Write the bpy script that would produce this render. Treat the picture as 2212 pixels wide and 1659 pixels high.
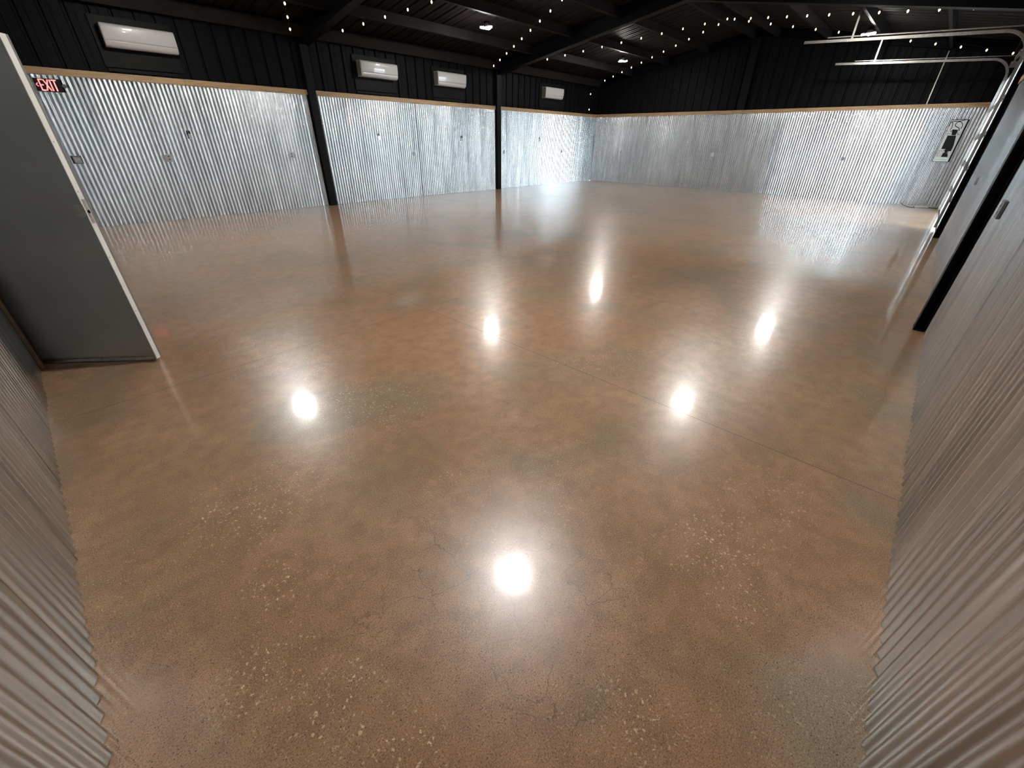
import bpy, math, random
from mathutils import Vector, Matrix, noise

random.seed(7)
S = bpy.context.scene
COL = S.collection
for o in list(bpy.data.objects):
    bpy.data.objects.remove(o)

# ------------------------------------------------------------------ measures (metres)
L, W = 18.384, 12.194            # room: x along the long left wall, y across
HM = 2.44                        # top of the corrugated wainscot
SL = 0.16                        # roof slope
Z_RAF, Z_PUR, Z_ROOF = 3.36, 3.52, 3.74
GX0, GX1, GZ = 13.38, 17.15, 2.92      # overhead door opening in the right wall
DY0, DY1, DZ = 5.11, 6.03, 2.06        # personnel doorway in the near wall
def dist(y): return min(y, W - y)
def slope(z0, y): return z0 + SL * dist(y)

# ------------------------------------------------------------------ camera
cam_d = bpy.data.cameras.new('camera')
cam = bpy.data.objects.new('camera', cam_d)
COL.objects.link(cam)
Fv = Vector((0.63241973, 0.58115957, -0.51215119)).normalized()
Rv = Vector((0.68113195, -0.7320875, 0.01035169)).normalized()
Uv = Rv.cross(Fv).normalized()
Rv = Fv.cross(Uv).normalized()
M = Matrix((Rv, Uv, -Fv)).transposed().to_4x4()
M.translation = Vector((0.45748, 0.46182, 1.55925))
cam.matrix_world = M
cam_d.sensor_fit = 'HORIZONTAL'
cam_d.sensor_width = 36.0
cam_d.lens = 883.6 / 2212 * 36.0
cam_d.clip_start = 0.01
cam_d.clip_end = 300
S.camera = cam

# ------------------------------------------------------------------ world, exposure
S.view_settings.view_transform = 'Standard'
S.view_settings.look = 'None'
S.view_settings.gamma = 1.0
S.view_settings.use_curve_mapping = False
S.view_settings.exposure = 0.13
SKY = 21.0
LAMP_EMIT = 1260.0
w = bpy.data.worlds.new('overcast_sky')
S.world = w
w.use_nodes = True
nt = w.node_tree
nt.nodes.clear()
out = nt.nodes.new('ShaderNodeOutputWorld')
bg = nt.nodes.new('ShaderNodeBackground')
tc = nt.nodes.new('ShaderNodeTexCoord')
sx = nt.nodes.new('ShaderNodeSeparateXYZ')
rp = nt.nodes.new('ShaderNodeValToRGB')
rp.color_ramp.elements[0].position = 0.0
rp.color_ramp.elements[0].color = (0.90, 0.96, 1.0, 1)
rp.color_ramp.elements[1].position = 0.7
rp.color_ramp.elements[1].color = (0.80, 0.90, 1.0, 1)
nt.links.new(tc.outputs['Generated'], sx.inputs[0])
nt.links.new(sx.outputs['Z'], rp.inputs[0])
nt.links.new(rp.outputs[0], bg.inputs[0])
bg.inputs[1].default_value = SKY
nt.links.new(bg.outputs[0], out.inputs[0])

def portal(name, loc, rot, sx_, sy_):
    ld = bpy.data.lights.new(name, 'AREA')
    ld.shape = 'RECTANGLE'; ld.size = sx_; ld.size_y = sy_
    ld.cycles.is_portal = True
    o = bpy.data.objects.new(name, ld)
    o.location = loc; o.rotation_euler = rot
    COL.objects.link(o)
portal('daylight_portal', ((GX0+GX1)/2, -0.12, GZ/2), (math.radians(90), 0, 0), GX1-GX0, GZ)

# ------------------------------------------------------------------ helpers
class MB:
    def __init__(self): self.v = []; self.f = []; self.sm = []
    def quad(self, a, b, c, d, smooth=False):
        n = len(self.v); self.v += [tuple(a), tuple(b), tuple(c), tuple(d)]
        self.f.append((n, n+1, n+2, n+3)); self.sm.append(smooth)
    def box(self, x0, x1, y0, y1, z0, z1):
        n = len(self.v)
        self.v += [(x0,y0,z0),(x1,y0,z0),(x1,y1,z0),(x0,y1,z0),(x0,y0,z1),(x1,y0,z1),(x1,y1,z1),(x0,y1,z1)]
        for q in ((0,3,2,1),(4,5,6,7),(0,1,5,4),(1,2,6,5),(2,3,7,6),(3,0,4,7)):
            self.f.append(tuple(n+i for i in q)); self.sm.append(False)
    def grid(self, rows, smooth=True, close=False):
        n = len(self.v); nr = len(rows); nc = len(rows[0])
        for r in rows: self.v += [tuple(p) for p in r]
        for i in range(nr-1):
            for j in range(nc if close else nc-1):
                k = (j+1) % nc
                self.f.append((n+i*nc+j, n+i*nc+k, n+(i+1)*nc+k, n+(i+1)*nc+j)); self.sm.append(smooth)
        return n
    def ngon(self, pts, smooth=False):
        n = len(self.v); self.v += [tuple(p) for p in pts]
        self.f.append(tuple(range(n, n+len(pts)))); self.sm.append(smooth)
    def tube(self, pts, r, seg=8, caps=True, squash=1.0):
        pts = [Vector(p) for p in pts]; rows = []
        for i, p in enumerate(pts):
            t = (pts[min(i+1, len(pts)-1)] - pts[max(i-1, 0)]).normalized()
            up = Vector((0,0,1)) if abs(t.z) < 0.95 else Vector((1,0,0))
            a = t.cross(up).normalized(); b = t.cross(a)
            rr = r[i] if isinstance(r, (list, tuple)) else r
            rows.append([p + a*rr*math.cos(2*math.pi*k/seg) + b*rr*squash*math.sin(2*math.pi*k/seg) for k in range(seg)])
        self.grid(rows, True, True)
        if caps:
            self.ngon(rows[0][::-1]); self.ngon(rows[-1])
    def prism(self, pts, vec):
        """closed polygon extruded by vec"""
        v = Vector(vec); a = [Vector(p) for p in pts]; b = [p+v for p in a]
        self.ngon(a[::-1]); self.ngon(b)
        for i in range(len(a)):
            k = (i+1) % len(a); self.quad(a[i], a[k], b[k], b[i])
    def build(self, name, mat, parent=None, bevel=0, loc=None, rot=None):
        me = bpy.data.meshes.new(name)
        me.from_pydata(self.v, [], self.f); me.update()
        me.polygons.foreach_set('use_smooth', self.sm)
        import bmesh
        bm = bmesh.new(); bm.from_mesh(me)
        bmesh.ops.remove_doubles(bm, verts=bm.verts, dist=1e-5)
        bmesh.ops.recalc_face_normals(bm, faces=bm.faces)
        bm.to_mesh(me); bm.free()
        me.materials.append(mat)
        o = bpy.data.objects.new(name, me); COL.objects.link(o)
        if parent: o.parent = parent
        if loc: o.location = loc
        if rot: o.rotation_euler = rot
        if bevel:
            b = o.modifiers.new('bevel', 'BEVEL'); b.width = bevel; b.segments = 2; b.limit_method = 'ANGLE'
            b.harden_normals = False
        return o

def empty(name, loc=(0,0,0), rz=0):
    o = bpy.data.objects.new(name, None); o.empty_display_size = 0.1
    o.location = loc; o.rotation_euler = (0,0,rz); COL.objects.link(o); return o
def tag(o, label=None, cat=None, group=None, kind=None):
    if label: o['label'] = label
    if cat: o['category'] = cat
    if group: o['group'] = group
    if kind: o['kind'] = kind
    return o
def copy_tree(o, parent=None):
    c = o.copy(); COL.objects.link(c)
    if parent: c.parent = parent
    for ch in [x for x in bpy.data.objects if x.parent == o]:
        copy_tree(ch, c)
    return c

# ------------------------------------------------------------------ materials
def mat(name):
    m = bpy.data.materials.new(name); m.use_nodes = True
    t = m.node_tree; b = t.nodes['Principled BSDF']; return m, t, b
def N(t, typ, **kw):
    n = t.nodes.new(typ)
    for k, v in kw.items():
        if k.startswith('i_'):
            key = k[2:]; key = int(key) if key.isdigit() else key.replace('_', ' ')
            n.inputs[key].default_value = v
        else: setattr(n, k, v)
    return n
def ramp(t, fac, stops):
    r = t.nodes.new('ShaderNodeValToRGB'); e = r.color_ramp.elements
    while len(e) < len(stops): e.new(0.5)
    for i, (p, c) in enumerate(stops):
        e[i].position = p; e[i].color = (c, c, c, 1) if isinstance(c, (int, float)) else (*c, 1)
    t.links.new(fac, r.inputs[0]); return r.outputs[0]
def mixc(t, fac, a, b, mode='MIX'):
    n = t.nodes.new('ShaderNodeMix'); n.data_type = 'RGBA'; n.blend_type = mode
    for s, v in ((0, fac), (6, a), (7, b)):
        if isinstance(v, bpy.types.NodeSocket): t.links.new(v, n.inputs[s])
        elif isinstance(v, (int, float)): n.inputs[s].default_value = v if s == 0 else (v, v, v, 1)
        else: n.inputs[s].default_value = (*v, 1)
    return n.outputs[2]
def math_(t, op, a, b=0.0):
    n = t.nodes.new('ShaderNodeMath'); n.operation = op
    for s, v in ((0, a), (1, b)):
        if isinstance(v, bpy.types.NodeSocket): t.links.new(v, n.inputs[s])
        else: n.inputs[s].default_value = v
    return n.outputs[0]
def coords(t, scale=(1,1,1)):
    g = t.nodes.new('ShaderNodeTexCoord'); m = t.nodes.new('ShaderNodeMapping')
    m.inputs['Scale'].default_value = scale
    t.links.new(g.outputs['Object'], m.inputs[0]); return m.outputs[0]
def noise_(t, vec, scale, detail=2, rough=0.5, dist_=0.0):
    n = N(t, 'ShaderNodeTexNoise'); n.inputs['Scale'].default_value = scale
    n.inputs['Detail'].default_value = detail; n.inputs['Roughness'].default_value = rough
    n.inputs['Distortion'].default_value = dist_
    t.links.new(vec, n.inputs['Vector']); return n
def plain(name, col, rough=0.5, metal=0.0, var=0.08, scale=12, bump=0.0, coat=0.0):
    m, t, b = mat(name)
    if max(col) < 0.02 and not metal: b.inputs['Specular IOR Level'].default_value = 0.06
    v = coords(t); n = noise_(t, v, scale, 4)
    lo = tuple(c*(1-var) for c in col); hi = tuple(min(1, c*(1+var)) for c in col)
    t.links.new(ramp(t, n.outputs[0], [(0.3, lo), (0.7, hi)]), b.inputs['Base Color'])
    b.inputs['Roughness'].default_value = rough; b.inputs['Metallic'].default_value = metal
    b.inputs['Coat Weight'].default_value = coat
    if bump:
        bp = N(t, 'ShaderNodeBump'); bp.inputs['Strength'].default_value = bump; bp.inputs['Distance'].default_value = 0.002
        n2 = noise_(t, v, scale*8, 3); t.links.new(n2.outputs[0], bp.inputs['Height'])
        t.links.new(bp.outputs[0], b.inputs['Normal'])
    return m

def corrugated_mat():
    m, t, b = mat('galvanised_corrugated_steel')
    v = coords(t)
    streak = noise_(t, coords(t, (5, 5, 0.5)), 1.6, 4, 0.6)
    blot = noise_(t, v, 2.2, 3)
    c1 = ramp(t, streak.outputs[0], [(0.3, (0.42, 0.445, 0.465)), (0.7, (0.68, 0.70, 0.715))])
    c2 = c1
    fine = noise_(t, v, 170, 3)
    c3 = mixc(t, ramp(t, fine.outputs[0], [(0.30, 0.12), (0.44, 0.0)]), c2, (0.42, 0.42, 0.42))
    t.links.new(c3, b.inputs['Base Color'])
    b.inputs['Metallic'].default_value = 1.0
    b.inputs['Anisotropic'].default_value = 0.93      # rolled sheet: grain runs up the wall
    tv = N(t, 'ShaderNodeCombineXYZ'); tv.inputs[2].default_value = 1.0
    t.links.new(tv.outputs[0], b.inputs['Tangent'])
    r0 = math_(t, 'MULTIPLY', blot.outputs[0], 0.04)
    r1 = math_(t, 'ADD', r0, 0.19)
    r2 = r1
    t.links.new(r2, b.inputs['Roughness'])
    return m

def floor_mat():
    m, t, b = mat('polished_stained_concrete')
    v = coords(t)
    big = noise_(t, v, 0.42, 4, 0.55, 0.6)
    mid = noise_(t, v, 1.7, 5, 0.6, 0.4)
    sml = noise_(t, v, 9.0, 5, 0.65)
    base = ramp(t, big.outputs[0], [(0.32, (0.40, 0.205, 0.108)), (0.50, (0.375, 0.215, 0.115)), (0.66, (0.33, 0.225, 0.12))])
    base = mixc(t, ramp(t, mid.outputs[0], [(0.35, 0.0), (0.62, 0.75)]), base, (0.48, 0.278, 0.165))
    base = mixc(t, ramp(t, noise_(t, v, 1.1, 3, 0.5, 1.0).outputs[0], [(0.50, 0.0), (0.66, 0.8)]), base, (0.25, 0.20, 0.125))
    base = mixc(t, ramp(t, sml.outputs[0], [(0.36, 0.6), (0.60, 0.0)]), base, (0.235, 0.13, 0.075))
    # sand-sized speckle
    sp = noise_(t, v, 200, 4, 0.8)
    base = mixc(t, ramp(t, sp.outputs[0], [(0.37, 1.0), (0.48, 0.0)]), base, (0.085, 0.05, 0.03))
    base = mixc(t, ramp(t, sp.outputs[0], [(0.54, 0.0), (0.68, 0.75)]), base, (0.60, 0.42, 0.30))
    # dark pits
    pv = N(t, 'ShaderNodeTexVoronoi'); pv.inputs['Scale'].default_value = 85; t.links.new(v, pv.inputs['Vector'])
    ps = N(t, 'ShaderNodeSeparateColor'); t.links.new(pv.outputs['Color'], ps.inputs[0])
    pit = math_(t, 'MULTIPLY', math_(t, 'LESS_THAN', pv.outputs['Distance'], 0.17), math_(t, 'GREATER_THAN', ps.outputs[0], 0.5))
    pmask = ramp(t, noise_(t, v, 0.9, 2).outputs[0], [(0.40, 0.25), (0.58, 1.0)])
    base = mixc(t, math_(t, 'MULTIPLY', pit, pmask), base, (0.045, 0.03, 0.02))
    # exposed aggregate chips, in patches
    sepv = N(t, 'ShaderNodeSeparateXYZ'); t.links.new(v, sepv.inputs[0])
    PATCHES = [(2.02, 0.58, 0.42), (0.70, 2.34, 0.48), (0.52, 2.45, 0.30), (0.40, 1.52, 0.26), (0.50, 1.25, 0.28), (1.50, 2.90, 0.48), (1.15, 0.55, 0.26), (0.60, 1.00, 0.22), (0.55, 1.85, 0.26), (1.80, 0.45, 0.24)]
    def chips(scale, thr, size, patch_scale, lo, hi, colr, off):
        mp = N(t, 'ShaderNodeMapping'); mp.inputs['Location'].default_value = off; t.links.new(v, mp.inputs[0])
        wob = noise_(t, mp.outputs[0], scale*1.1, 2)
        vv = N(t, 'ShaderNodeVectorMath', operation='MULTIPLY_ADD')
        t.links.new(wob.outputs['Color'], vv.inputs[0]); vv.inputs[1].default_value = (1.3/scale,)*3
        t.links.new(mp.outputs[0], vv.inputs[2])
        a = N(t, 'ShaderNodeTexVoronoi', distance='MANHATTAN'); a.inputs['Scale'].default_value = scale; t.links.new(vv.outputs[0], a.inputs['Vector'])
        s = N(t, 'ShaderNodeSeparateColor'); t.links.new(a.outputs['Color'], s.inputs[0])
        k = math_(t, 'MULTIPLY', math_(t, 'LESS_THAN', a.outputs['Distance'], size), math_(t, 'GREATER_THAN', s.outputs[0], thr))
        nz = noise_(t, mp.outputs[0], patch_scale*3, 3, 0.6).outputs[0]
        p = ramp(t, noise_(t, mp.outputs[0], patch_scale, 3, 0.6).outputs[0], [(lo+0.03, 0.0), (hi+0.08, 0.8)])
        for (cx, cy, rad) in PATCHES:      # worn spots where the grinder reached the stones
            ax = math_(t, 'SUBTRACT', sepv.outputs[0], cx); ay = math_(t, 'SUBTRACT', sepv.outputs[1], cy)
            dd = math_(t, 'SQRT', math_(t, 'ADD', math_(t, 'MULTIPLY', ax, ax), math_(t, 'MULTIPLY', ay, ay)))
            q_ = math_(t, 'SUBTRACT', math_(t, 'SUBTRACT', 1.35, math_(t, 'DIVIDE', dd, rad)), nz)
            p = math_(t, 'MAXIMUM', p, ramp(t, q_, [(0.05, 0.0), (0.60, 0.95)]))
        return math_(t, 'MULTIPLY', k, p), mixc(t, s.outputs[1], colr, (0.66, 0.42, 0.26))
    k, cc = chips(60, 0.62, 0.40, 0.75, 0.50, 0.57, (0.80, 0.68, 0.44), (3.1, 1.7, 0))
    base = mixc(t, math_(t, 'MULTIPLY', k, 0.9), base, cc)
    k, cc = chips(120, 0.74, 0.42, 0.6, 0.38, 0.60, (0.78, 0.70, 0.50), (7.7, 2.2, 0))
    base = mixc(t, math_(t, 'MULTIPLY', k, 0.7), base, cc)
    # hairline cracks
    wob = noise_(t, v, 5, 4)
    vv = N(t, 'ShaderNodeVectorMath', operation='MULTIPLY_ADD')
    t.links.new(wob.outputs['Color'], vv.inputs[0]); vv.inputs[1].default_value = (0.22,)*3; t.links.new(v, vv.inputs[2])
    cr = N(t, 'ShaderNodeTexVoronoi', feature='DISTANCE_TO_EDGE'); cr.inputs['Scale'].default_value = 5.5
    t.links.new(vv.outputs[0], cr.inputs['Vector'])
    line = ramp(t, cr.outputs['Distance'], [(0.0, 1.0), (0.011, 0.0)])
    sep = N(t, 'ShaderNodeSeparateXYZ'); t.links.new(v, sep.inputs[0])
    dx = math_(t, 'SUBTRACT', sep.outputs[0], 1.15); dy = math_(t, 'SUBTRACT', sep.outputs[1], 1.15)
    rr = math_(t, 'SQRT', math_(t, 'ADD', math_(t, 'MULTIPLY', dx, dx), math_(t, 'MULTIPLY', dy, dy)))
    msk = math_(t, 'MULTIPLY', ramp(t, rr, [(0.35, 1.0), (0.95, 0.0)]), ramp(t, noise_(t, v, 3.2, 2).outputs[0], [(0.42, 0.0), (0.55, 1.0)]))
    base = mixc(t, math_(t, 'MULTIPLY', math_(t, 'MULTIPLY', line, msk), 0.7), base, (0.06, 0.04, 0.025))
    # sawn control joints
    def joint(sock, x0, step):
        a = math_(t, 'SUBTRACT', sock, x0 - step/2)
        fr = math_(t, 'MULTIPLY', math_(t, 'FRACT', math_(t, 'DIVIDE', a, step)), step)
        d = math_(t, 'ABSOLUTE', math_(t, 'SUBTRACT', fr, step/2))
        return math_(t, 'LESS_THAN', d, 0.0028)
    jn = math_(t, 'MAXIMUM', joint(sep.outputs[0], 2.90, 6.1), joint(sep.outputs[1], 3.98, 4.06))
    base = mixc(t, math_(t, 'MULTIPLY', jn, 0.75), base, (0.05, 0.03, 0.02))
    t.links.new(base, b.inputs['Base Color'])
    rg = ramp(t, mid.outputs[0], [(0.3, 0.285), (0.7, 0.35)])
    t.links.new(rg, b.inputs['Roughness'])
    b.inputs['Specular IOR Level'].default_value = 0.62
    b.inputs['Coat Weight'].default_value = 0.8
    b.inputs['Coat IOR'].default_value = 1.5
    t.links.new(ramp(t, sml.outputs[0], [(0.2, 0.065), (0.8, 0.09)]), b.inputs['Coat Roughness'])
    bp = N(t, 'ShaderNodeBump'); bp.inputs['Strength'].default_value = 0.35; bp.inputs['Distance'].default_value = 0.004
    h = math_(t, 'ADD', noise_(t, v, 3.2, 2).outputs[0], math_(t, 'MULTIPLY', noise_(t, v, 14, 2).outputs[0], 0.12))
    t.links.new(h, bp.inputs['Height'])
    bp2 = N(t, 'ShaderNodeBump'); bp2.inputs['Strength'].default_value = 0.10; bp2.inputs['Distance'].default_value = 0.001
    t.links.new(sp.outputs[0], bp2.inputs['Height']); t.links.new(bp.outputs[0], bp2.inputs['Normal'])
    t.links.new(bp2.outputs[0], b.inputs['Normal'])
    t.links.new(bp.outputs[0], b.inputs['Coat Normal'])
    return m

def wood_mat():
    m, t, b = mat('pine_board')
    g = coords(t, (0.6, 0.6, 9)); n = noise_(t, g, 3.0, 6, 0.65, 1.2)
    kn = noise_(t, coords(t, (1, 1, 2.5)), 4.0, 2)
    c = ramp(t, n.outputs[0], [(0.28, (0.16, 0.092, 0.042)), (0.5, (0.28, 0.175, 0.085)), (0.72, (0.36, 0.24, 0.125))])
    c = mixc(t, ramp(t, kn.outputs[0], [(0.68, 0.0), (0.76, 0.7)]), c, (0.14, 0.07, 0.03))
    t.links.new(c, b.inputs['Base Color']); b.inputs['Roughness'].default_value = 0.6
    return m
def emit(name, col, strength):
    m, t, b = mat(name)
    b.inputs['Base Color'].default_value = (0.8, 0.8, 0.8, 1)
    b.inputs['Emission Color'].default_value = (*col, 1); b.inputs['Emission Strength'].default_value = strength
    return m
def pane_mat():
    m = bpy.data.materials.new('clear_pane'); m.use_nodes = True; t = m.node_tree; t.nodes.clear()
    o = t.nodes.new('ShaderNodeOutputMaterial'); mx = t.nodes.new('ShaderNodeMixShader')
    tr = t.nodes.new('ShaderNodeBsdfTransparent'); tr.inputs[0].default_value = (0.90, 0.94, 0.95, 1)
    gl = t.nodes.new('ShaderNodeBsdfGlossy'); gl.inputs['Roughness'].default_value = 0.06
    gl.inputs['Color'].default_value = (1, 1, 1, 1)
    fr = t.nodes.new('ShaderNodeFresnel'); fr.inputs[0].default_value = 1.45
    tl = t.nodes.new('ShaderNodeBsdfTranslucent'); tl.inputs[0].default_value = (0.95, 0.97, 1, 1)
    m2 = t.nodes.new('ShaderNodeMixShader'); m2.inputs[0].default_value = 0.22
    t.links.new(tr.outputs[0], m2.inputs[1]); t.links.new(tl.outputs[0], m2.inputs[2])
    t.links.new(math_(t, 'MULTIPLY', fr.outputs[0], 0.6), mx.inputs[0])
    t.links.new(m2.outputs[0], mx.inputs[1]); t.links.new(gl.outputs[0], mx.inputs[2])
    t.links.new(mx.outputs[0], o.inputs[0]); return m

CORR = corrugated_mat()
FLOOR = floor_mat()
BLACK = plain('black_painted_steel', (0.0026, 0.0026, 0.0030), 0.55, 0, 0.2, 3, 0.1)
BLACKC = plain('black_ceiling_paint', (0.0105, 0.0086, 0.0078), 0.65, 0, 0.25, 2.5, 0.1)
COLM = plain('black_column_paint', (0.0045, 0.0045, 0.0052), 0.45, 0, 0.15, 6)
BOARD = plain('black_backing_board', (0.0055, 0.0055, 0.0058), 0.5, 0, 0.1, 6)
WOOD = wood_mat()
WHITEP = plain('white_plastic', (0.36, 0.35, 0.352), 0.38, 0, 0.02, 4, 0, 1.0)
SIDEP = plain('tinted_plastic', (0.17, 0.155, 0.12), 0.35, 0, 0.05, 4)
GALV = plain('galvanised_track', (0.34, 0.32, 0.295), 0.33, 1.0, 0.15, 20, 0.15)
LEAFM = plain('brushed_grey_door_skin', (0.33, 0.338, 0.325), 0.36, 0.5, 0.08, 3, 0.12)
EDGEW = plain('off_white_edge_paint', (0.78, 0.77, 0.75), 0.5, 0, 0.05, 14)
EDGEG = plain('grey_weather_strip', (0.17, 0.17, 0.165), 0.6, 0, 0.08, 14)
STEEL = plain('satin_steel', (0.45, 0.42, 0.38), 0.35, 1.0, 0.2, 30)
HOLE = plain('dark_void', (0.003, 0.003, 0.003), 0.8)
ALU = plain('door_aluminium', (0.62, 0.64, 0.68), 0.28, 0.9, 0.08, 8)
PLATE = plain('outlet_plate', (0.40, 0.41, 0.43), 0.3, 0.7, 0.1, 30)
DKPLATE = plain('dark_plate', (0.10, 0.10, 0.105), 0.4, 0.3, 0.1, 30)
BLKPL = plain('black_plastic', (0.012, 0.012, 0.012), 0.35)
LAMPG = plain('lamp_grey_metal', (0.45, 0.43, 0.41), 0.4, 0.6)
GROUND = plain('outdoor_concrete', (0.42, 0.42, 0.41), 0.85, 0, 0.1, 2)
LED = emit('led_panel_glow', (1.0, 0.97, 0.90), LAMP_EMIT)
BULB = emit('warm_bulb_glow', (1.0, 0.78, 0.36), 6.0)
REDL = emit('red_letter_glow', (1.0, 0.025, 0.03), 2.2)
PANE = pane_mat()

# ------------------------------------------------------------------ floor and ground
m = MB(); m.box(-0.15, L+0.15, -0.15, W+0.15, -0.12, 0.0)
tag(m.build('floor', FLOOR), 'polished brown stained concrete floor', kind='structure')
m = MB(); m.box(-14, L+14, -22, -0.15, -0.14, -0.02)
tag(m.build('ground_outside', GROUND), kind='structure')
m = MB()   # added unseen shell behind the hinged doorway, blocks daylight from coming in
m.box(-2.2, -0.15, DY0-0.8, DY1+0.8, -0.12, -0.002)
m.box(-2.3, -2.2, DY0-0.8, DY1+0.8, -0.12, 2.5); m.box(-2.3, -0.15, DY0-0.9, DY0-0.8, -0.12, 2.5); m.box(-2.3, -0.15, DY1+0.8, DY1+0.9, -0.12, 2.5)
m.box(-2.3, -0.15, DY0-0.9, DY1+0.9, 2.5, 2.6)
tag(m.build('wall_light_block', plain('light_block_grey', (0.35, 0.34, 0.32), 0.7)), kind='structure')

# ------------------------------------------------------------------ walls
def frame(axis):
    """maps (s along wall, d out into the room, z) to the world"""
    if axis == 'A': return lambda s, d, z: (s, W-d, z)
    if axis == 'B': return lambda s, d, z: (L-d, s, z)
    if axis == 'C': return lambda s, d, z: (s, d, z)
    return lambda s, d, z: (d, s, z)
def wall_top(axis, s):
    return 3.80 if axis in 'AC' else slope(Z_ROOF, s) + 0.02

def ribbed(mb, P, axis, s0, s1, zb, off, step=0.3075, ztop=None):
    """flat black sheet with narrow recessed grooves, as a strip of columns"""
    cuts = [(s0, 0.0)]
    k = math.ceil((s0 + 0.06 - off) / step)
    while off + k*step < s1 - 0.05:
        c = off + k*step
        cuts += [(c-0.032, 0.0), (c-0.018, -0.032), (c+0.018, -0.032), (c+0.032, 0.0)]
        cuts += [(c+0.12, 0.0), (c+0.128, 0.004), (c+0.142, 0.004), (c+0.15, 0.0)] if c+0.2 < s1 else []
        k += 1
    cuts.append((s1, 0.0))
    if axis in 'BD' and s0 < W/2 < s1: cuts.append((W/2, 0.0))
    cuts.sort(key=lambda c: c[0])
    for (a, da), (b, db) in zip(cuts[:-1], cuts[1:]):
        if b - a < 1e-5: continue
        za = ztop if ztop else wall_top(axis, a); zc = ztop if ztop else wall_top(axis, b)
        mb.quad(P(a, da, zb), P(b, db, zb), P(b, db, zc), P(a, da, za))

def corrugated(mb, P, s0, s1, z0, z1, seed, pitch=0.0711, amp=0.0072, seg=10, nz=7):
    n = max(2, int(round((s1-s0)/pitch*seg)))
    sheet = 0.64
    rnd = random.Random(seed); tilt = [rnd.uniform(-0.030, 0.030) for _ in range(60)]; offs = [rnd.uniform(0, 0.002) for _ in range(60)]
    rows = []
    for j in range(nz+1):
        z = z0 + (z1-z0)*j/nz; r = []
        for i in range(n+1):
            s = s0 + (s1-s0)*i/n
            q = int(s/sheet) % 60; u = (s/sheet) % 1.0 - 0.5
            d = 0.012 + amp*math.cos(2*math.pi*s/pitch) + tilt[q]*u*sheet*0.6 + offs[q]
            d += 0.0042*noise.noise(Vector((s*2.2, z*0.22, seed*3.1))) + 0.0009*noise.noise(Vector((s*7.0, z*0.35, seed*1.3)))
            r.append(P(s, d, z))
        rows.append(r)
    mb.grid(rows, True)

def build_wall(name, axis, length, holes, off, seed, label):
    P = frame(axis)
    m = MB()
    edges = sorted({0.0, length} | {h for hh in holes for h in hh[:2]})
    for a, b in zip(edges[:-1], edges[1:]):
        hz = next((h[2] for h in holes if h[0] <= a and b <= h[1]), None)
        lo = hz if hz else 0.0
        # backing behind everything
        n = 2 if (axis in 'BD') else 1
        parts = [(a, b)]
        if axis in 'BD' and a < W/2 < b: parts = [(a, W/2), (W/2, b)]
        for c, d in parts:
            poly = [P(c, -0.04, lo), P(d, -0.04, lo), P(d, -0.04, wall_top(axis, d)), P(c, -0.04, wall_top(axis, c))]
            vec = Vector(P(0, -0.15, 0)) - Vector(P(0, -0.04, 0))
            m.prism(poly, vec)
        zb = max(HM, hz or 0)
        ribbed(m, P, axis, a, b, zb, off)
    wall = m.build(name, BLACK)
    tag(wall, label, kind='structure')
    c = MB()
    for a, b in zip(edges[:-1], edges[1:]):
        hz = next((h[2] for h in holes if h[0] <= a and b <= h[1]), 0.0)
        if hz < HM - 0.05: corrugated(c, P, a, b, hz + 0.003, HM, seed)
    tag(c.build('corrugated_cladding', CORR, wall), 'silvery corrugated steel lower half of the wall')
    return wall

wl = build_wall('wall_left', 'A', L, [], 6.609, 1, 'long wall with black upper boards over corrugated steel')
wf = build_wall('wall_far', 'B', W, [], 8.62, 2, 'far gable wall with black upper boards over corrugated steel')
wr = build_wall('wall_right', 'C', L, [(GX0, GX1, GZ)], 0.15, 3, 'right wall of corrugated steel with the overhead door')
wn = build_wall('wall_near', 'D', W, [(DY0, DY1, DZ)], 0.10, 4, 'near wall of corrugated steel with the hinged door')

# jamb linings closing the wall thickness at the openings
m = MB()
m.box(GX0-0.03, GX0, -0.15, 0.03, 0, GZ); m.box(GX1, GX1+0.03, -0.15, 0.03, 0, GZ); m.box(GX0-0.03, GX1+0.03, -0.15, 0.03, GZ, GZ+0.12)
tag(m.build('trim_5', COLM), kind='structure')

# wood rails on top of the metal
def rail(name, P, segs, label):
    m = MB()
    for a, b in segs:
        pts = [P(a, 0.0, HM-0.005), P(a, 0.038, HM-0.005), P(a, 0.038, 2.535), P(a, 0.0, 2.535)]
        m.prism(pts, Vector(P(b, 0, 0)) - Vector(P(a, 0, 0)))
    return tag(m.build(name, WOOD, bevel=0.003), label, kind='structure')
rail('trim_1', frame('A'), [(0.0, 3.4), (3.403, 5.86), (6.06, 9.0), (9.003, 12.2), (12.4, 15.2), (15.203, L)], 'pale pine rail along the left wall')
rail('trim_2', frame('B'), [(0.0, 3.05), (3.053, 5.2), (5.203, 8.8), (8.803, W-0.04)], 'pale pine rail along the far wall')
rail('trim_3', frame('C'), [(0.0, 5.86), (6.06, 12.2), (12.4, GX0-0.03), (GX1+0.03, L-0.04)], 'pale pine rail along the right wall')
rail('trim_4', frame('D'), [(0.04, 5.0), (6.2, W-0.04)], 'pale pine rail along the near wall')
m = MB(); m.box(0.0, 0.045, 4.985, 5.085, 0, 2.2); m.box(0.0, 0.045, DY1, DY1+0.1, 0, 2.2); m.box(0.0, 0.045, 4.985, DY1+0.1, 2.1, 2.2)
JW = plain('dark_stained_jamb', (0.16, 0.115, 0.065), 0.5, 0, 0.2, 9)
tag(m.build('trim_6', JW, bevel=0.003), 'dark brown wooden jamb beside the open grey door', kind='structure')

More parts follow.
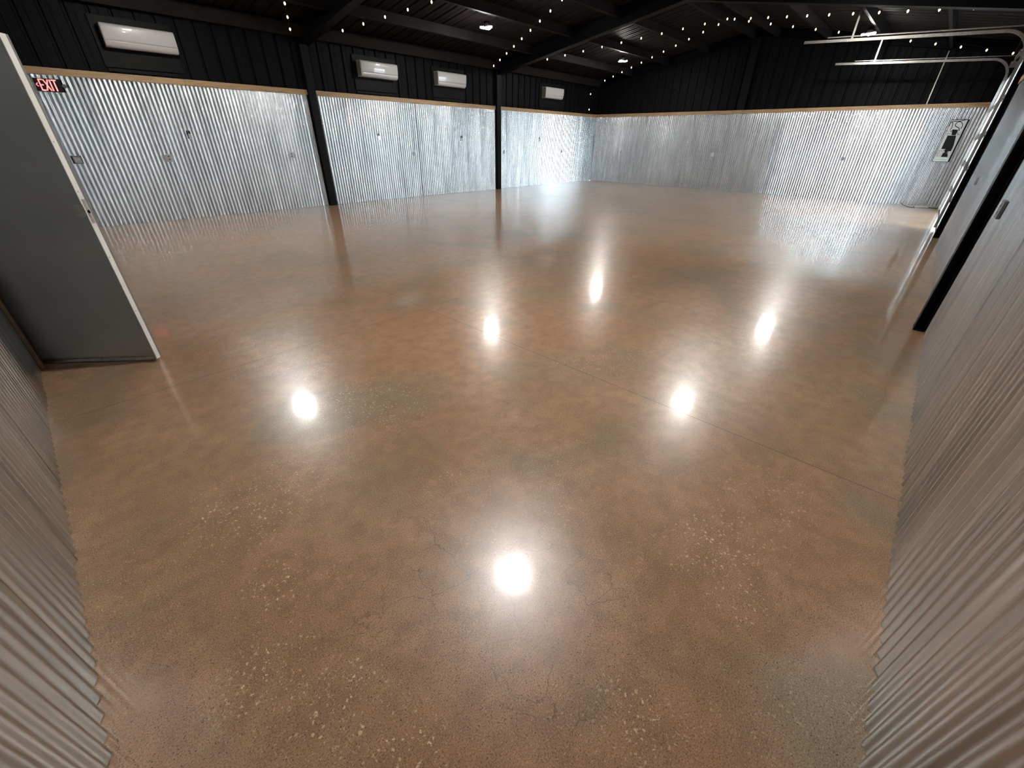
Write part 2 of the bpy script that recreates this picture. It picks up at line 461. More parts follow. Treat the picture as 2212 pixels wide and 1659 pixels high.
# ------------------------------------------------------------------ roof
m = MB()
step = 0.3075; cuts = []  # roof sheet profile
x = 0.0
while x < L:
    cuts += [(x, 0.0), (x+0.10, 0.0), (x+0.105, 0.006), (x+0.125, 0.006), (x+0.13, 0.0), (x+0.232, 0.0), (x+0.25, 0.034), (x+0.278, 0.034), (x+0.296, 0.0)]
    x += step
cuts = [c for c in cuts if c[0] <= L] + [(L, 0.0)]
for y0, y1 in ((-0.05, W/2), (W/2, W+0.05)):
    rows = [[(cx, y, (Z_ROOF + SL*(y if y0 < 1 else W-y)) + cz) for cx, cz in cuts] for y in (y0, y1)]
    m.grid(rows, False)
    # outer skin
    for (a, b) in [(y0, y1)]:
        za = Z_ROOF + SL*(a if y0 < 1 else W-a) + 0.06; zb = Z_ROOF + SL*(b if y0 < 1 else W-b) + 0.06
        m.quad((-0.2, a, za), (L+0.2, a, za), (L+0.2, b, zb), (-0.2, b, zb))
ceil_ = tag(m.build('ceiling', BLACKC), 'black ribbed metal roof with purlins', kind='structure')

BAYS = [(0.0, 6.0), (6.02, 12.25), (12.27, L)]
PY = [1.36, 2.77, 4.22, 5.68, 6.40, 7.80, 9.22, 10.68]
for py in PY:
    sgn = 1 if py < W/2 else -1
    zt = slope(Z_ROOF, py) - 0.002; zb = slope(Z_PUR, py)
    for bx0, bx1 in BAYS:
        m = MB()
        prof = [(0.0, zb), (0.065*sgn, zb + SL*0.065), (0.065*sgn, zb + 0.02 + SL*0.065), (0.06*sgn, zb + 0.02+SL*0.065), (0.06*sgn, zb+0.004+SL*0.06), (0.004*sgn, zb+0.004),
                (0.004*sgn, zt), (-0.06*sgn, zt - SL*0.06), (-0.06*sgn, zt - 0.004-SL*0.06), (0.0, zt-0.004)]
        m.prism([(bx0, py + a, z) for a, z in prof], (bx1-bx0, 0, 0))
        m.build('purlin', BLACKC, ceil_)
for yy, sg in ((0.0, 1), (W, -1)):
    m = MB()
    m.box(0, L, min(yy+sg*0.002, yy+sg*0.16), max(yy+sg*0.002, yy+sg*0.16), 3.50, 3.51)
    m.box(0, L, min(yy+sg*0.152, yy+sg*0.16), max(yy+sg*0.152, yy+sg*0.16), 3.51, 3.735)
    m.box(0, L, min(yy+sg*0.145, yy+sg*0.165), max(yy+sg*0.145, yy+sg*0.165), 3.495, 3.503)
    m.build('eave_strut', BLACKC, ceil_)

# ------------------------------------------------------------------ steel frames
def rafter_obj(xc, label, half=0.10, zl=Z_RAF, web=0.006):
    m = MB()
    for y0, y1 in ((0.02, W/2), (W/2, W-0.02)):
        s0, s1 = dist(y0), dist(y1)
        def sl(xa, xb, zlo, zhi):
            m.prism([(xa, y0, zlo+SL*s0), (xb, y0, zlo+SL*s0), (xb, y0, zhi+SL*s0), (xa, y0, zhi+SL*s0)],
                    (0, y1-y0, SL*(s1-s0)))
        sl(xc-half, xc+half, zl, zl+0.012)
        sl(xc-half, xc+half, Z_ROOF-0.04, Z_ROOF-0.028)
        sl(xc-web, xc+web, zl+0.012, Z_ROOF-0.04)
    return tag(m.build('steel_rafter', COLM), label, 'roof beam', 'portal frame rafters')
rafter_obj(6.0, 'black sloping roof beam over the nearer pair of wall columns')
rafter_obj(12.33, 'black sloping roof beam over the farther pair of wall columns')
m = MB()
for y0, y1 in ((0.02, W/2), (W/2, W-0.02)):
    s0, s1 = dist(y0), dist(y1)
    m.prism([(L-0.20, y0, 3.50+SL*s0), (L-0.01, y0, 3.50+SL*s0), (L-0.01, y0, 3.512+SL*s0), (L-0.20, y0, 3.512+SL*s0)], (0, y1-y0, SL*(s1-s0)))
    m.prism([(L-0.045, y0, 3.50+SL*s0), (L-0.033, y0, 3.50+SL*s0), (L-0.033, y0, 3.70+SL*s0), (L-0.045, y0, 3.70+SL*s0)], (0, y1-y0, SL*(s1-s0)))
    m.prism([(L-0.20, y0, 3.70+SL*s0), (L-0.01, y0, 3.70+SL*s0), (L-0.01, y0, 3.712+SL*s0), (L-0.20, y0, 3.712+SL*s0)], (0, y1-y0, SL*(s1-s0)))
tag(m.build('gable_rafter', BLACK), 'black roof edge beam along the top of the far gable wall', 'roof beam')

def column(xc, side, label):
    """I column, flange to the room; web and inner flange buried in the wall line"""
    m = MB(); g = 1 if side == 'C' else -1; y = 0.0 if side == 'C' else W
    front = 0.105
    def b(xa, xb, da, db, z0, z1):
        ya, yb = y+g*da, y+g*db; m.box(xa, xb, min(ya, yb), max(ya, yb), z0, z1)
    zt = slope(Z_RAF, 0.12) - 0.001
    b(xc-0.09, xc+0.09, front-0.012, front, 0.012, zt)
    b(xc-0.005, xc+0.005, 0.03, front-0.012, 0.012, zt)
    b(xc-0.09, xc+0.09, 0.021, 0.03, 0.012, zt)
    o = m.build('steel_column', COLM)
    # base plate with anchor bolts
    return tag(o, label, 'column', 'black wall columns')
def base_plate(o, xc, side):
    g = 1 if side == 'C' else -1; y = 0.0 if side == 'C' else W
    m = MB(); ya, yb = y+g*0.022, y+g*0.108
    m.box(xc-0.094, xc+0.094, min(ya, yb), max(ya, yb), 0.0, 0.012)
    m.build('base_plate', COLM, o)
for xc, side, lab in ((5.95, 'A', 'black steel column on the left wall between the single air conditioner and the pair'),
                      (12.30, 'A', 'black steel column on the left wall beside the farthest air conditioner'),
                      (5.97, 'C', 'wide black steel column on the right wall, the one nearest the camera'),
                      (12.30, 'C', 'black steel column on the right wall next to the overhead door')):
    base_plate(column(xc, side, lab), xc, side)
m = MB()
m.box(L-0.14, L-0.128, 6.16, 6.40, 2.54, slope(3.50, 6.1)); m.box(L-0.128, L+0.03, 6.29, 6.30, 2.54, slope(3.5, 6.1))
tag(m.build('gable_column', COLM), 'black upright post at the middle of the far wall above the wood rail', 'column')

# ------------------------------------------------------------------ mini-split air conditioners
def ac_unit():
    r = empty('air_conditioner', (0, 0, 0))
    wd, d, h = 1.08, 0.205, 0.34
    prof = [(0.0, 0.0), (0.10, 0.0), (0.15, 0.012), (0.178, 0.045), (0.188, 0.085), (0.194, 0.12), (0.203, 0.21), (0.203, 0.27), (0.196, 0.315), (0.180, 0.335), (0.15, 0.34), (0.0, 0.34)]
    m = MB()
    secs = [(-wd/2, 0.93), (-wd/2+0.010, 0.975), (-wd/2+0.03, 1.0), (wd/2-0.03, 1.0), (wd/2-0.010, 0.975), (wd/2, 0.93)]
    rows = [[(xx, -a*k, 0.17 + (z-0.17)*(0.5+0.5*k)) for a, z in prof] for xx, k in secs]
    m.grid(rows, True, True); m.ngon(rows[0][::-1]); m.ngon(rows[-1])
    m.build('body', WHITEP, r)
    m = MB()   # glossy front cover
    pr = [(0.188, 0.101), (0.1950, 0.104), (0.1975, 0.115), (0.2000, 0.131), (0.2030, 0.153), (0.2056, 0.176), (0.2077, 0.200), (0.2092, 0.225), (0.2100, 0.252), (0.2095, 0.285), (0.206, 0.312), (0.198, 0.327), (0.190, 0.329)]
    rows = [[(xx, -a*k, z) for a, z in pr] for xx, k in ((-wd/2+0.012, 0.985), (-wd/2+0.022, 1.0), (wd/2-0.022, 1.0), (wd/2-0.012, 0.985))]
    m.grid(rows, True); m.build('front_panel', WHITEP, r)
    m = MB()   # air outlet flap under the seam
    pr = [(0.108, -0.002), (0.153, 0.008), (0.184, 0.044), (0.1935, 0.088), (0.1935, 0.094), (0.186, 0.092)]
    rows = [[(xx, -a, z) for a, z in pr] for xx in (-wd/2+0.055, wd/2-0.03)]
    m.grid(rows, True); m.build('air_flap', WHITEP, r)
    m = MB()
    m.box(-wd/2-0.0015, -wd/2+0.001, -0.185, -0.002, 0.02, 0.315); m.build('side_cover', SIDEP, r)
    m = MB(); m.box(-wd/2+0.02, wd/2-0.025, -0.1925, -0.185, 0.0955, 0.1005); m.build('seam', EDGEG, r)
    m = MB(); m.box(wd/2-0.13, wd/2-0.09, -0.2016, -0.1990, 0.133, 0.137); m.build('indicator', PLATE, r)
    return r
ACS = [(2.885, 'white wall air conditioner at the left, above the exit sign end of the wall', (2.25, 3.43)),
       (7.80, 'white wall air conditioner reflecting the overhead door in its glossy front', (7.16, 8.38)),
       (10.225, 'white wall air conditioner just left of the far left-wall column', (9.62, 10.86)),
       (15.15, 'smallest looking white wall air conditioner, nearest the far corner', (14.48, 15.98))]
ac0 = ac_unit()
for i, (ax, lab, bd) in enumerate(ACS):
    o = ac0 if i == 0 else copy_tree(ac0)
    o.location = (ax, W-0.034, 2.90)
    tag(o, lab, 'air conditioner', 'wall air conditioners')
for i, (ax, lab, bd) in enumerate(ACS):
    m = MB(); m.box(bd[0], bd[1], W-0.033, W-0.0045, 2.625, 3.36)
    m.box(bd[0]+0.02, bd[1]-0.1, W-0.028, W-0.0045, 2.56, 2.61)
    tag(m.build('backing_board', BOARD, bevel=0.002),
        ['smooth black board behind the leftmost air conditioner', 'smooth black board behind the air conditioner that reflects the overhead door',
         'smooth black board behind the third air conditioner from the left', 'smooth black board behind the air conditioner nearest the far corner'][i], 'board', 'black boards behind the air conditioners')

# ------------------------------------------------------------------ exit sign
r = empty('exit_sign', (1.365, W-0.02, 2.19))
m = MB(); m.box(-0.165, 0.165, -0.05, 0.0, 0.0, 0.185); m.build('housing', BLKPL, r, bevel=0.006)
def stroke(m, pts, th, y0, y1):
    for (xa, za), (xb, zb) in zip(pts[:-1], pts[1:]):
        d = Vector((xb-xa, 0, zb-za)).normalized(); n = Vector((-d.z, 0, d.x))*th/2
        a = Vector((xa, y0, za)) - d*th*0.3; b = Vector((xb, y0, zb)) + d*th*0.3
        m.prism([a-n, b-n, b+n, a+n], (0, y1-y0, 0))
z0, z1, zm = 0.018, 0.166, 0.092
LET = {'E': [[(-0.098, z0), (-0.098, z1)], [(-0.098, z1), (-0.058, z1)], [(-0.098, zm), (-0.062, zm)], [(-0.098, z0), (-0.058, z0)]],
       'X': [[(-0.040, z0), (0.012, z1)], [(-0.040, z1), (0.012, z0)]],
       'I': [[(0.036, z0), (0.036, z1)]],
       'T': [[(0.086, z0), (0.086, z1)], [(0.060, z1), (0.112, z1)]]}
for ch, ss in LET.items():
    m = MB()
    for k, s in enumerate(ss): stroke(m, s, 0.017, -0.0535 - 0.0002*k, -0.049)
    m.build('letter', REDL, r)
m = MB(); stroke(m, [(-0.126, zm+0.022), (-0.147, zm)], 0.010, -0.0535, -0.049); stroke(m, [(-0.147, zm), (-0.126, zm-0.022)], 0.010, -0.0536, -0.049)
m.build('arrow', REDL, r)
m = MB(); m.tube([(0.165, -0.025, 0.095), (0.20, -0.03, 0.098)], 0.012, 10); m.tube([(0.20, -0.02, 0.098), (0.20, -0.055, 0.092)], [0.022, 0.03], 14)
m.build('emergency_lamp', DKPLATE, r)
tag(r, 'black exit sign with glowing red EXIT letters and a left arrow', 'exit sign')

# ------------------------------------------------------------------ hinged door, swung into the room
dv = Vector((0.66-0.003, 4.522-5.095, 0)); ang = math.atan2(dv.y, dv.x); LW = dv.length
r = empty('door_2', (0.012, 5.098, 0.0), ang)
tag(r, 'grey metal door leaf swung open with white latch edge', kind='structure')
m = MB(); m.box(0.0, LW-0.004, 0.0, 0.055, 0.045, 2.04); m.build('door_panel', LEAFM, r, bevel=0.001)
m = MB(); m.box(LW-0.004, LW, 0.0, 0.041, 0.022, 2.04); tag(m.build('door_edge', EDGEW, r), 'off-white painted latch edge')
m = MB(); m.box(LW-0.006, LW-0.001, 0.0412, 0.058, 0.03, 2.04); tag(m.build('weather_strip', EDGEG, r), 'grey strip along the latch edge')
m = MB()
m.box(0.004, LW-0.012, -0.002, 0.0, 0.044, 0.056)
rows = [[(xx, -0.004 - 0.010*math.sin(math.pi*k/8), 0.012 + 0.032*k/8) for k in range(9)] for xx in (0.006, LW-0.012)]
m.grid(rows, True); m.box(0.006, LW-0.012, -0.004, 0.044, 0.012, 0.045)
tag(m.build('bottom_sweep', GALV, r), 'bright galvanised channel along the door foot')
m = MB(); m.box(LW-0.0005, LW+0.0015, 0.010, 0.036, 1.045, 1.195)
m.box(LW-0.045, LW+0.0012, -0.0022, 0.0, 1.085, 1.165)
# half-round front of the lock wrap
fan = [(LW-0.045, -0.0022, 1.085)] + [(LW-0.045-0.018*math.sin(math.pi*k/10), -0.0022, 1.125-0.04*math.cos(math.pi*k/10)) for k in range(11)] + [(LW-0.045, -0.0022, 1.165)]
m.prism(fan, (0, 0.002, 0))
lp = m.build('latch_plate', STEEL, r)
m = MB(); m.tube([(LW+0.0012, 0.025, 1.118), (LW+0.0022, 0.025, 1.118)], 0.011, 16); m.build('latch_hole', HOLE, lp)
for k, zz in enumerate((1.075, 1.175, 0.82, 1.24, 0.42, 1.52)):
    m = MB(); m.tube([(LW, 0.015, zz), (LW+0.0016, 0.015, zz)], 0.004, 8); m.build('screw', STEEL, r)
for zz in (0.25, 1.02, 1.82):
    m = MB(); m.tube([(-0.006, -0.004, zz-0.05), (-0.006, -0.004, zz+0.05)], 0.008, 10); m.box(0.0, 0.04, -0.0025, 0.0, zz-0.05, zz+0.05)
    tag(m.build('hinge', plain('rusty_hinge', (0.09, 0.06, 0.035), 0.6, 0.3), r), 'dark rusty hinge')

# ------------------------------------------------------------------ overhead sectional door with clear panes
r = empty('door_1', ((GX0+GX1)/2, 0.0, 0.0))
tag(r, 'overhead sectional door with clear panes in the right wall', kind='structure')
nsec = 5; sh = GZ/nsec; hw = (GX1-GX0)/2 + 0.02
for k in range(nsec):
    z0 = k*sh + 0.004; z1 = (k+1)*sh - 0.004
    m = MB(); ya, yb = 0.034, 0.078
    st = 0.055; ncol = 4
    m.box(-hw, hw, ya, yb, z0, z0+st); m.box(-hw, hw, ya, yb, z1-st, z1)
    xs = [-hw + (2*hw-st)*j/ncol for j in range(ncol+1)]
    for xx in xs: m.box(xx, xx+st, ya, yb, z0+st, z1-st)
    sec = m.build('door_section', ALU, r)
    for j in range(ncol):
        g = MB(); g.box(xs[j]+st, xs[j+1], 0.073, 0.077, z0+st, z1-st); g.build('pane', PANE, sec)
    for sx_ in (-hw+0.02, hw-0.06):
        g = MB(); g.box(sx_, sx_+0.04, yb, yb+0.012, z1-0.035, z1+0.03)
        g.tube([(sx_+0.02, yb+0.012, z1), (sx_+0.02+(-0.05 if sx_ < 0 else 0.05), yb+0.018, z1)], 0.016, 10)
        g.build('roller', GALV, sec)
m = MB()
m.box(-hw, hw, 0.03, 0.09, 0.0, 0.004); m.build('bottom_seal', BLKPL, r)

def track(xc, sgn, label):
    """C channel, vertical then curved then nearly level into the room"""
    t = empty('door_track', (xc, 0.0, 0.0))
    path = [(0.115, z) for z in (0.05, 0.8, 1.6, 2.4, 2.93)]
    R = 0.39; zc = 2.93
    for k in range(1, 13):
        a = math.pi/2*k/12; path.append((0.115 + R - R*math.cos(a), zc + R*math.sin(a)))
    yL, zL = path[-1]
    path += [(yL + (3.67-yL)*k/6, zL + 0.155*k/6) for k in range(1, 7)]
    # profile: u across (x), v normal to the path in the yz plane
    th = 0.0025; hwid = 0.024; dp = 0.024*sgn
    prof = [(0, -hwid), (dp, -hwid), (dp, -hwid+0.008), (dp-th*sgn, -hwid+0.008), (dp-th*sgn, -hwid+th), (th*sgn, -hwid+th),
            (th*sgn, hwid-th), (dp-th*sgn, hwid-th), (dp-th*sgn, hwid-0.008), (dp, hwid-0.008), (dp, hwid), (0, hwid)]
    rows = []
    for i, (y, z) in enumerate(path):
        a = path[max(i-1, 0)]; b = path[min(i+1, len(path)-1)]
        ty, tz = b[0]-a[0], b[1]-a[1]; l = math.hypot(ty, tz); ny, nz = -tz/l, ty/l
        rows.append([(u, y + ny*v, z + nz*v) for u, v in prof])
    m = MB(); m.grid(rows, False, True); m.ngon(rows[0][::-1]); m.ngon(rows[-1]); m.build('rail', GALV, t)
    # stiffening angle carried back to the wall
    m = MB(); zz = zL + 0.030
    m.prism([(-0.004*sgn, 0.04, zz-0.004), (-0.004*sgn, 0.04, zz+0.012), (-0.001*sgn, 0.04, zz+0.012), (-0.001*sgn, 0.04, zz-0.004)], (0, 3.2, 0.155*3.2/3.16))
    m.prism([(-0.03*sgn, 0.04, zz+0.009), (-0.03*sgn, 0.04, zz+0.012), (-0.001*sgn, 0.04, zz+0.012), (-0.001*sgn, 0.04, zz+0.009)], (0, 3.2, 0.155*3.2/3.16))
    m.build('stiffening_angle', GALV, t)
    # perforated hanger up to the purlin
    m = MB(); zh = zL + 0.155*(2.79-yL)/(3.67-yL)
    m.box(-0.006*sgn if sgn > 0 else 0.002, -0.002 if sgn > 0 else 0.006, 2.775, 2.81, zh-0.02, slope(Z_PUR, 2.77)+0.02)
    m.build('hanger', GALV, t)
    tag(t, label, 'door track', 'overhead door tracks')
track(13.36, 1, 'upper looking overhead door track, the one nearer the camera')
track(17.17, -1, 'lower looking overhead door track, the one nearer the far wall')
# torsion shaft above the opening
m = MB(); m.tube([(13.3, 0.12, 3.2), (17.25, 0.12, 3.2)], 0.0125, 10)
tb = m.build('torsion_shaft', GALV)
m = MB(); m.tube([(15.0, 0.12, 3.2), (16.1, 0.12, 3.2)], 0.03, 16); m.build('spring', DKPLATE, tb)
for xx in (13.3, 15.3, 17.24):
    m = MB(); m.box(xx-0.004, xx+0.004, 0.002, 0.15, 3.14, 3.26); m.build('bracket', GALV, tb)
tag(tb, 'metal spring shaft mounted above the overhead door', 'spring shaft')

# ------------------------------------------------------------------ ceiling lamps (three-lobed LED)
def lamp():
    r = empty('ceiling_light')
    m = MB(); m.tube([(0, 0, 0.02), (0, 0, 0.05), (0, 0, 0.10), (0, 0, 0.105)], [0.06, 0.065, 0.055, 0.03], 20); m.build('housing', LAMPG, r)
    for k in range(3):
        a = 2*math.pi*k/3 + 0.5; c, s = math.cos(a), math.sin(a)
        def P(u, v, w_): return (c*u - s*v, s*u + c*v, w_)
        m = MB(); n = 8
        o_ = [(0.04, -0.04), (0.12, -0.055)] + [(0.12 + 0.045*math.sin(math.pi*q/n), -0.055*math.cos(math.pi*q/n)) for q in range(1, n)] + [(0.12, 0.055), (0.04, 0.04)]
        m.prism([P(u, v, 0.018 + (u-0.045)*0.14) for u, v in o_], (0, 0, 0.022)); pl = m.build('lamp_wing', LAMPG, r)
        m = MB(); cx, cy = 0.095, 0.0
        i_ = [(cx + (u-cx)*0.88, v*0.88) for u, v in o_]
        m.prism([P(u, v, 0.002 + (u-0.045)*0.14) for u, v in i_], (0, 0, 0.0155)); m.build('led_panel', LED, pl)
    m = MB(); m.tube([(0, 0, 0.105), (0, 0, 0.125)], 0.025, 12); m.build('socket', LAMPG, r)
    return r
LAMPS = [(9.24, 9.48, 3.83, 'bright ceiling lamp nearest the left wall, before the farther roof beam'),
         (15.34, 9.39, 3.83, 'small bright ceiling lamp beyond the farther roof beam, left of the ridge'),
         (15.57, 2.87, 3.83, 'bright ceiling lamp above the overhead door tracks'),
         (3.20, 2.90, 3.83, 'ceiling lamp whose big glow lies on the nearest floor'),
         (3.02, 9.42, 3.83, 'ceiling lamp whose glow lies on the floor right of the open grey door'),
         (9.30, 3.02, 3.83, 'ceiling lamp whose glow lies on the floor at the right middle')]
l0 = lamp()
for i, (x, y, z, lab) in enumerate(LAMPS):
    o = l0 if i == 0 else copy_tree(l0)
    o.location = (x, y, z - 0.03); o.rotation_euler = (0, 0, i*0.7)
    tag(o, lab, 'ceiling lamp', 'ceiling lamps')
    zt = slope(Z_PUR, y) - 0.012 - (z-0.03)
    m = MB(); m.tube([(0, 0, 0.09), (0, 0, zt)], 0.012, 8)
    m.box(-0.05, 0.05, -0.05, 0.05, zt-0.03, zt); m.build('drop_rod', COLM, o)

# ------------------------------------------------------------------ string lights
def strand(p0, p1, y_first, y_step, label, tail=None):
    """runs diagonally across one bay under the purlins; p = (x, y) ends"""
    r = empty('string_light')
    (xa, ya), (xb, yb) = p0, p1
    def at(y):
        f = (y-ya)/(yb-ya); return xa + (xb-xa)*f
    pts = []; n = 48
    for k in range(n+1):
        y = ya + (yb-ya)*k/n
        pts.append((at(y), y, slope(Z_PUR, y) - 0.012 - 0.010*abs(math.sin(k*math.pi/4))))
    if tail: pts = [tuple(t_) for t_ in reversed(tail)] + pts
    m = MB(); m.tube(pts, 0.003, 5); m.build('cord', BLKPL, r)
    locs = []; y = y_first
    while y > 0.15:
        locs.append((at(y), y, slope(Z_PUR, y) - 0.02)); y -= y_step
    if tail: locs += [tail[1], tail[2]]
    proto_s = None
    for k, (x, y, z) in enumerate(locs):
        if proto_s is None:
            m = MB(); m.tube([(0, 0, 0.0), (0, 0, -0.03)], 0.010, 8); proto_s = m.build('bulb_socket', BLKPL, r)
            m = MB(); m.tube([(0, 0, -0.03), (0, 0, -0.042), (0, 0, -0.056), (0, 0, -0.070), (0, 0, -0.078)], [0.009, 0.015, 0.017, 0.012, 0.004], 10); proto_b = m.build('bulb', BULB, r)
            s, b = proto_s, proto_b
        else:
            s = proto_s.copy(); COL.objects.link(s); b = proto_b.copy(); COL.objects.link(b)
        s.location = (x, y, z); b.location = (x, y, z)
    return tag(r, label, 'string lights', 'strings of lights under the roof')
strand((12.50, 11.33), (17.85, 0.15), 11.05, 0.494, 'string of warm bulbs running from the farther left column toward the overhead door')
strand((17.75, 12.10), (12.45, 0.15), 11.30, 0.489, 'string of warm bulbs running from the far corner, its end hanging down in that corner',
       tail=[(17.72, 12.12, 3.50), (17.70, 12.11, 3.27), (17.69, 12.11, 2.74), (17.69, 12.13, 2.60)])
strand((11.88, 12.10), (5.6+0.6, 0.15), 11.72, 0.50, 'string of warm bulbs left of the farther roof beam, ending at the farther left column')
strand((6.14, 12.10), (11.3, 0.15), 11.24, 0.517, 'string of warm bulbs starting right of the nearer left column')
strand((5.73, 12.10), (0.30, 0.15), 11.65, 0.55, 'string of warm bulbs left of the nearer left column')

# ------------------------------------------------------------------ wall fittings
def outlet(axis, s, z, label, mt=None, sz=(0.072, 0.116), cat='wall outlet', octa=True):
    P = frame(axis); r = empty('wall_outlet', P(s, 0.016, z - sz[1]/2))
    rz = {'A': 0, 'B': -math.pi/2, 'C': math.pi, 'D': math.pi/2}[axis]; r.rotation_euler = (0, 0, rz)
    hw_, h = sz[0]/2, sz[1]
    m = MB()
    if octa:
        c = 0.018; poly = [(-hw_+c, 0), (hw_-c, 0), (hw_, c), (hw_, h-c), (hw_-c, h), (-hw_+c, h), (-hw_, h-c), (-hw_, c)]
    else: poly = [(-hw_, 0), (hw_, 0), (hw_, h), (-hw_, h)]
    m.prism([(u, -0.022, v) for u, v in poly], (0, 0.018, 0)); m.build('cover_plate', mt or PLATE, r, bevel=0.002)
    for zc in (h*0.3, h*0.7):
        m = MB(); m.tube([(0, -0.0225, zc), (0, -0.0245, zc)], 0.017, 14)
        sk = m.build('socket', DKPLATE, r)
        for xx in (-0.006, 0.006):
            m = MB(); m.box(xx-0.0012, xx+0.0012, -0.0252, -0.0244, zc-0.004, zc+0.005); m.build('slot', HOLE, sk)
    return tag(r, label, cat, 'electrical outlets on the steel walls')
outlet('A', 2.689, 1.171, 'small outlet on the left wall below and left of the leftmost remote holder', sz=(0.13, 0.13))
outlet('A', 5.161, 1.189, 'outlet on the left wall just left of the nearer column', sz=(0.11, 0.12))
outlet('A', 8.763, 1.178, 'pale outlet on the left wall between the two middle air conditioners', WHITEP)
outlet('A', 12.62, 1.193, 'outlet on the left wall just right of the farther column')
outlet('A', 16.044, 1.186, 'outlet on the left wall closest to the far corner')
outlet('B', 10.747, 1.175, 'outlet on the far wall closest to the far corner')
outlet('B', 6.913, 1.17, 'outlet near the middle of the far wall')
outlet('B', 2.846, 1.16, 'outlet on the far wall left of the tall black and silver sign')
outlet('C', 9.699, 1.136, 'outlet with bright edges on the right wall between the two columns', WHITEP, sz=(0.07, 0.116))
outlet('C', 5.35, 1.154, 'dark outlet on the right wall just nearer than the nearest column', DKPLATE, sz=(0.19, 0.12), octa=False)
# square switch frame near the exit sign
P = frame('A'); r = empty('wall_switch', P(1.301, 0.016, 1.10))
m = MB(); o_ = [(-0.062, 0), (0.062, 0), (0.062, 0.13), (-0.062, 0.13)]
for (a, b, c, d) in ((-0.062, 0.062, 0, 0.014), (-0.062, 0.062, 0.116, 0.13), (-0.062, -0.05, 0.014, 0.116), (0.05, 0.062, 0.014, 0.116)):
    m.box(a, b, -0.026, 0, c, d)
m.build('switch_frame', DKPLATE, r)
m = MB(); m.box(-0.05, 0.05, -0.012, 0, 0.014, 0.116); m.build('plate', PLATE, r)
m = MB(); m.box(-0.012, 0.012, -0.018, -0.012, 0.035, 0.09); m.build('rocker', WHITEP, r)
tag(r, 'square dark framed switch on the left wall below the exit sign', 'light switch')

def remote(s, z, label):
    r = empty('remote_control', (s, W-0.018, z-0.075))
    m = MB(); m.box(-0.030, 0.030, -0.022, 0.0, 0, 0.085); m.build('holder', PLATE, r, bevel=0.003)
    m = MB(); m.box(-0.024, 0.024, -0.018, -0.004, 0.01, 0.15); m.build('remote_body', DKPLATE, r, bevel=0.004)
    m = MB(); m.box(-0.017, 0.017, -0.0195, -0.018, 0.10, 0.14); m.build('screen', BLKPL, r)
    return tag(r, label, 'remote control', 'remote controls in wall holders')
remote(3.187, 1.586, 'remote control in a holder on the left wall under the leftmost air conditioner')
remote(7.627, 1.604, 'remote control in a wall holder under the air conditioner right of the nearer column')
remote(10.646, 1.588, 'remote control in a wall holder left of the farther column')
remote(14.584, 1.594, 'remote control in a wall holder under the air conditioner nearest the far corner')

# ------------------------------------------------------------------ tall sign on the far wall
r = empty('wall_sign', (L-0.024, 0.555, 1.155))
def sg(pts, d0, d1, name, mt):
    m = MB()
    for poly in pts: m.prism([(-d0, y-0.555, z-1.155) for y, z in poly], (-(d1-d0), 0, 0))
    return m.build(name, mt, r)
SILV = plain('silver_sign_face', (0.45, 0.46, 0.44), 0.3, 0.4, 0.1, 20)
TEAL = plain('pale_green_sign_strip', (0.50, 0.58, 0.55), 0.35, 0.2, 0.1, 20)
sg([[(0.735, 1.155), (0.385, 1.155), (0.385, 2.168), (0.735, 2.168)]], 0.0, 0.010, 'panel', SILV)
fr = [[(0.735, 1.155), (0.725, 1.155), (0.725, 2.168), (0.735, 2.168)], [(0.400, 1.155), (0.385, 1.155), (0.385, 2.168), (0.400, 2.168)],
      [(0.725, 2.155), (0.400, 2.155), (0.400, 2.168), (0.725, 2.168)], [(0.725, 1.155), (0.400, 1.155), (0.400, 1.163), (0.725, 1.163)]]
sg(fr, 0.010, 0.022, 'sign_frame', BLKPL)
def band(pts, th):
    out_ = []
    for (ya, za), (yb, zb) in zip(pts[:-1], pts[1:]):
        d = Vector((yb-ya, zb-za)).normalized(); n = Vector((-d.y, d.x))*th/2; e = d*th*0.35
        out_.append([(ya-n.x-e.x, za-n.y-e.y), (yb-n.x+e.x, zb-n.y+e.y), (yb+n.x+e.x, zb+n.y+e.y), (ya+n.x-e.x, za+n.y-e.y)])
    return out_
art = band([(0.715, 2.10), (0.66, 2.125), (0.594, 2.122), (0.52, 2.13), (0.452, 2.148)], 0.016)
art += band([(0.698, 2.117), (0.664, 2.06), (0.650, 1.988), (0.66, 1.929)], 0.014)
art += band([(0.557, 2.115), (0.595, 2.09), (0.607, 2.05), (0.593, 2.013), (0.555, 1.99), (0.523, 1.98), (0.494, 1.955), (0.477, 1.909)], 0.016)
art += band([(0.557, 2.115), (0.50, 2.095), (0.467, 2.05), (0.450, 2.0), (0.459, 1.95)], 0.014)
art += band([(0.715, 2.11), (0.722, 2.06), (0.718, 2.01)], 0.012)
sg(art, 0.0105, 0.014, 'curved_artwork', BLKPL)
blk = [[(0.623, 1.935), (0.502, 1.928), (0.500, 1.80), (0.582, 1.80)],
       [(0.66, 1.791), (0.484, 1.791), (0.438, 1.55), (0.438, 1.419), (0.575, 1.416), (0.574, 1.471), (0.661, 1.469)],
       [(0.582, 1.375), (0.484, 1.364), (0.454, 1.276), (0.589, 1.279)], [(0.56, 1.42), (0.50, 1.42), (0.50, 1.37), (0.56, 1.37)]]
sg(blk, 0.0105, 0.016, 'dark_artwork', BLKPL)
rnd = random.Random(5); jag = []
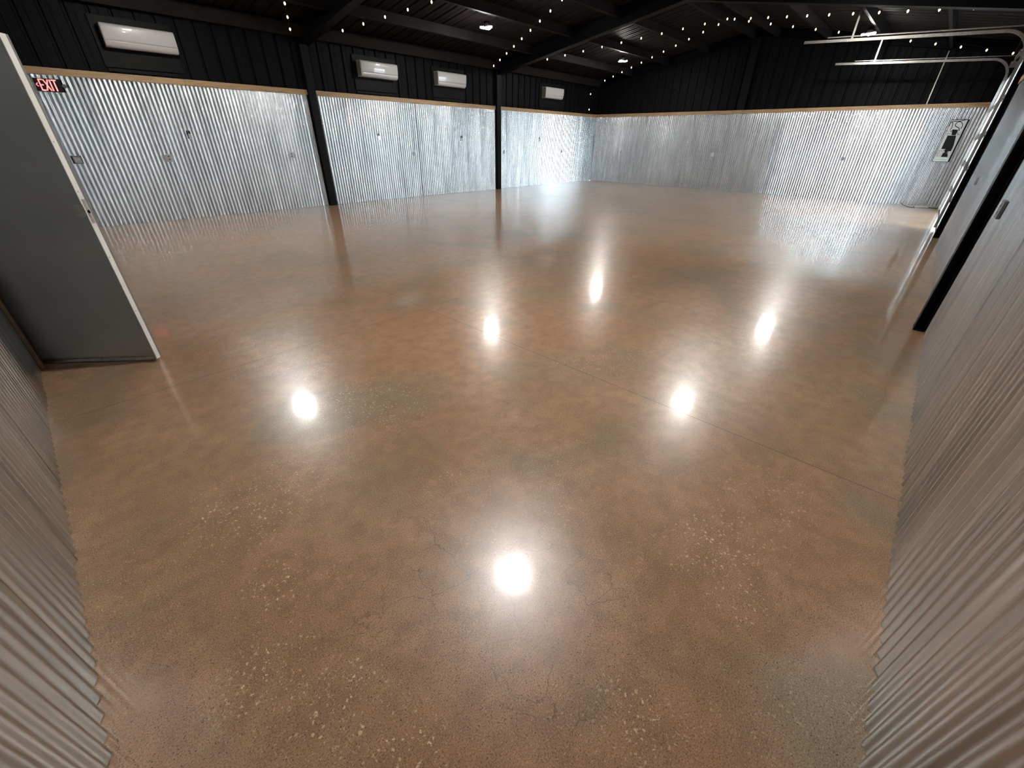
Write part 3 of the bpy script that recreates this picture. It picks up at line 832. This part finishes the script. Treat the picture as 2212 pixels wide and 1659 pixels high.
for k in range(46):
    yy = rnd.uniform(0.43, 0.70); zz = rnd.choice([rnd.uniform(1.80, 1.90), rnd.uniform(1.29, 1.43)]); a = rnd.uniform(0, 3.14); l_ = rnd.uniform(0.012, 0.035)
    jag += band([(yy, zz), (min(0.72, max(0.41, yy+l_*math.cos(a))), zz+l_*math.sin(a))], 0.008)
sg(jag, 0.0105, 0.0135, 'jagged_artwork', BLKPL)
sg([[(0.722, 1.268), (0.402, 1.262), (0.402, 1.166), (0.722, 1.168)]], 0.0105, 0.013, 'bottom_strip', TEAL)
sg([[(0.70, 1.222), (0.44, 1.214), (0.44, 1.209), (0.70, 1.217)]], 0.0132, 0.0145, 'bottom_line', DKPLATE)
tag(r, 'tall narrow silver sign with black artwork on the far wall beside the overhead door', 'sign')

# ------------------------------------------------------------------ conduit and cable on the far wall
m = MB(); m.tube([(L-0.020, 1.40, 2.536), (L-0.020, 1.405, 3.0), (L-0.020, 1.41, 3.70)], 0.014, 10)
cd = m.build('conduit', plain('pale_conduit', (0.78, 0.73, 0.62), 0.4, 0.3))
for zz in (2.75, 3.4):
    g = MB(); g.box(L-0.032, L-0.001, 1.385, 1.425, zz-0.008, zz+0.008); g.build('strap', GALV, cd)
tag(cd, 'thin pale vertical conduit on the upper black part of the far wall', 'pipe')
pts = [(1.137, 2.545), (1.105, 2.686), (1.03, 2.78), (0.928, 2.863), (0.83, 2.925), (0.733, 2.978), (0.56, 3.05), (0.402, 3.115), (0.219, 3.213), (0.06, 3.28)]
m = MB(); m.tube([(L-0.012, y, z) for y, z in pts], 0.007, 8)
tag(m.build('cable', BLKPL), 'black cable curving across the black boards near the overhead door', 'cable')

# ------------------------------------------------------------------ small box and cord on the floor
r = empty('power_strip', (17.86, 0.50, 0.0), math.radians(-62))
m = MB(); m.box(-0.16, 0.16, -0.05, 0.05, 0.0, 0.055); m.build('casing', WHITEP, r, bevel=0.010)
for k in range(4):
    m = MB(); m.box(-0.12+k*0.06, -0.085+k*0.06, -0.022, 0.022, 0.0548, 0.0565); m.build('socket', DKPLATE, r)
m = MB(); m.tube([(-0.16, 0, 0.02), (-0.21, 0.02, 0.006), (-0.28, 0.10, 0.006), (-0.36, 0.24, 0.05), (-0.40, 0.30, 0.10)], 0.006, 8)
m.tube([(0.16, 0, 0.02), (0.24, 0.01, 0.006), (0.34, -0.02, 0.006), (0.42, 0.0, 0.006)], 0.006, 8); m.build('power_cord', BLKPL, r)
tag(r, 'small white power strip with black cord lying on the floor below the tall sign', 'power strip')
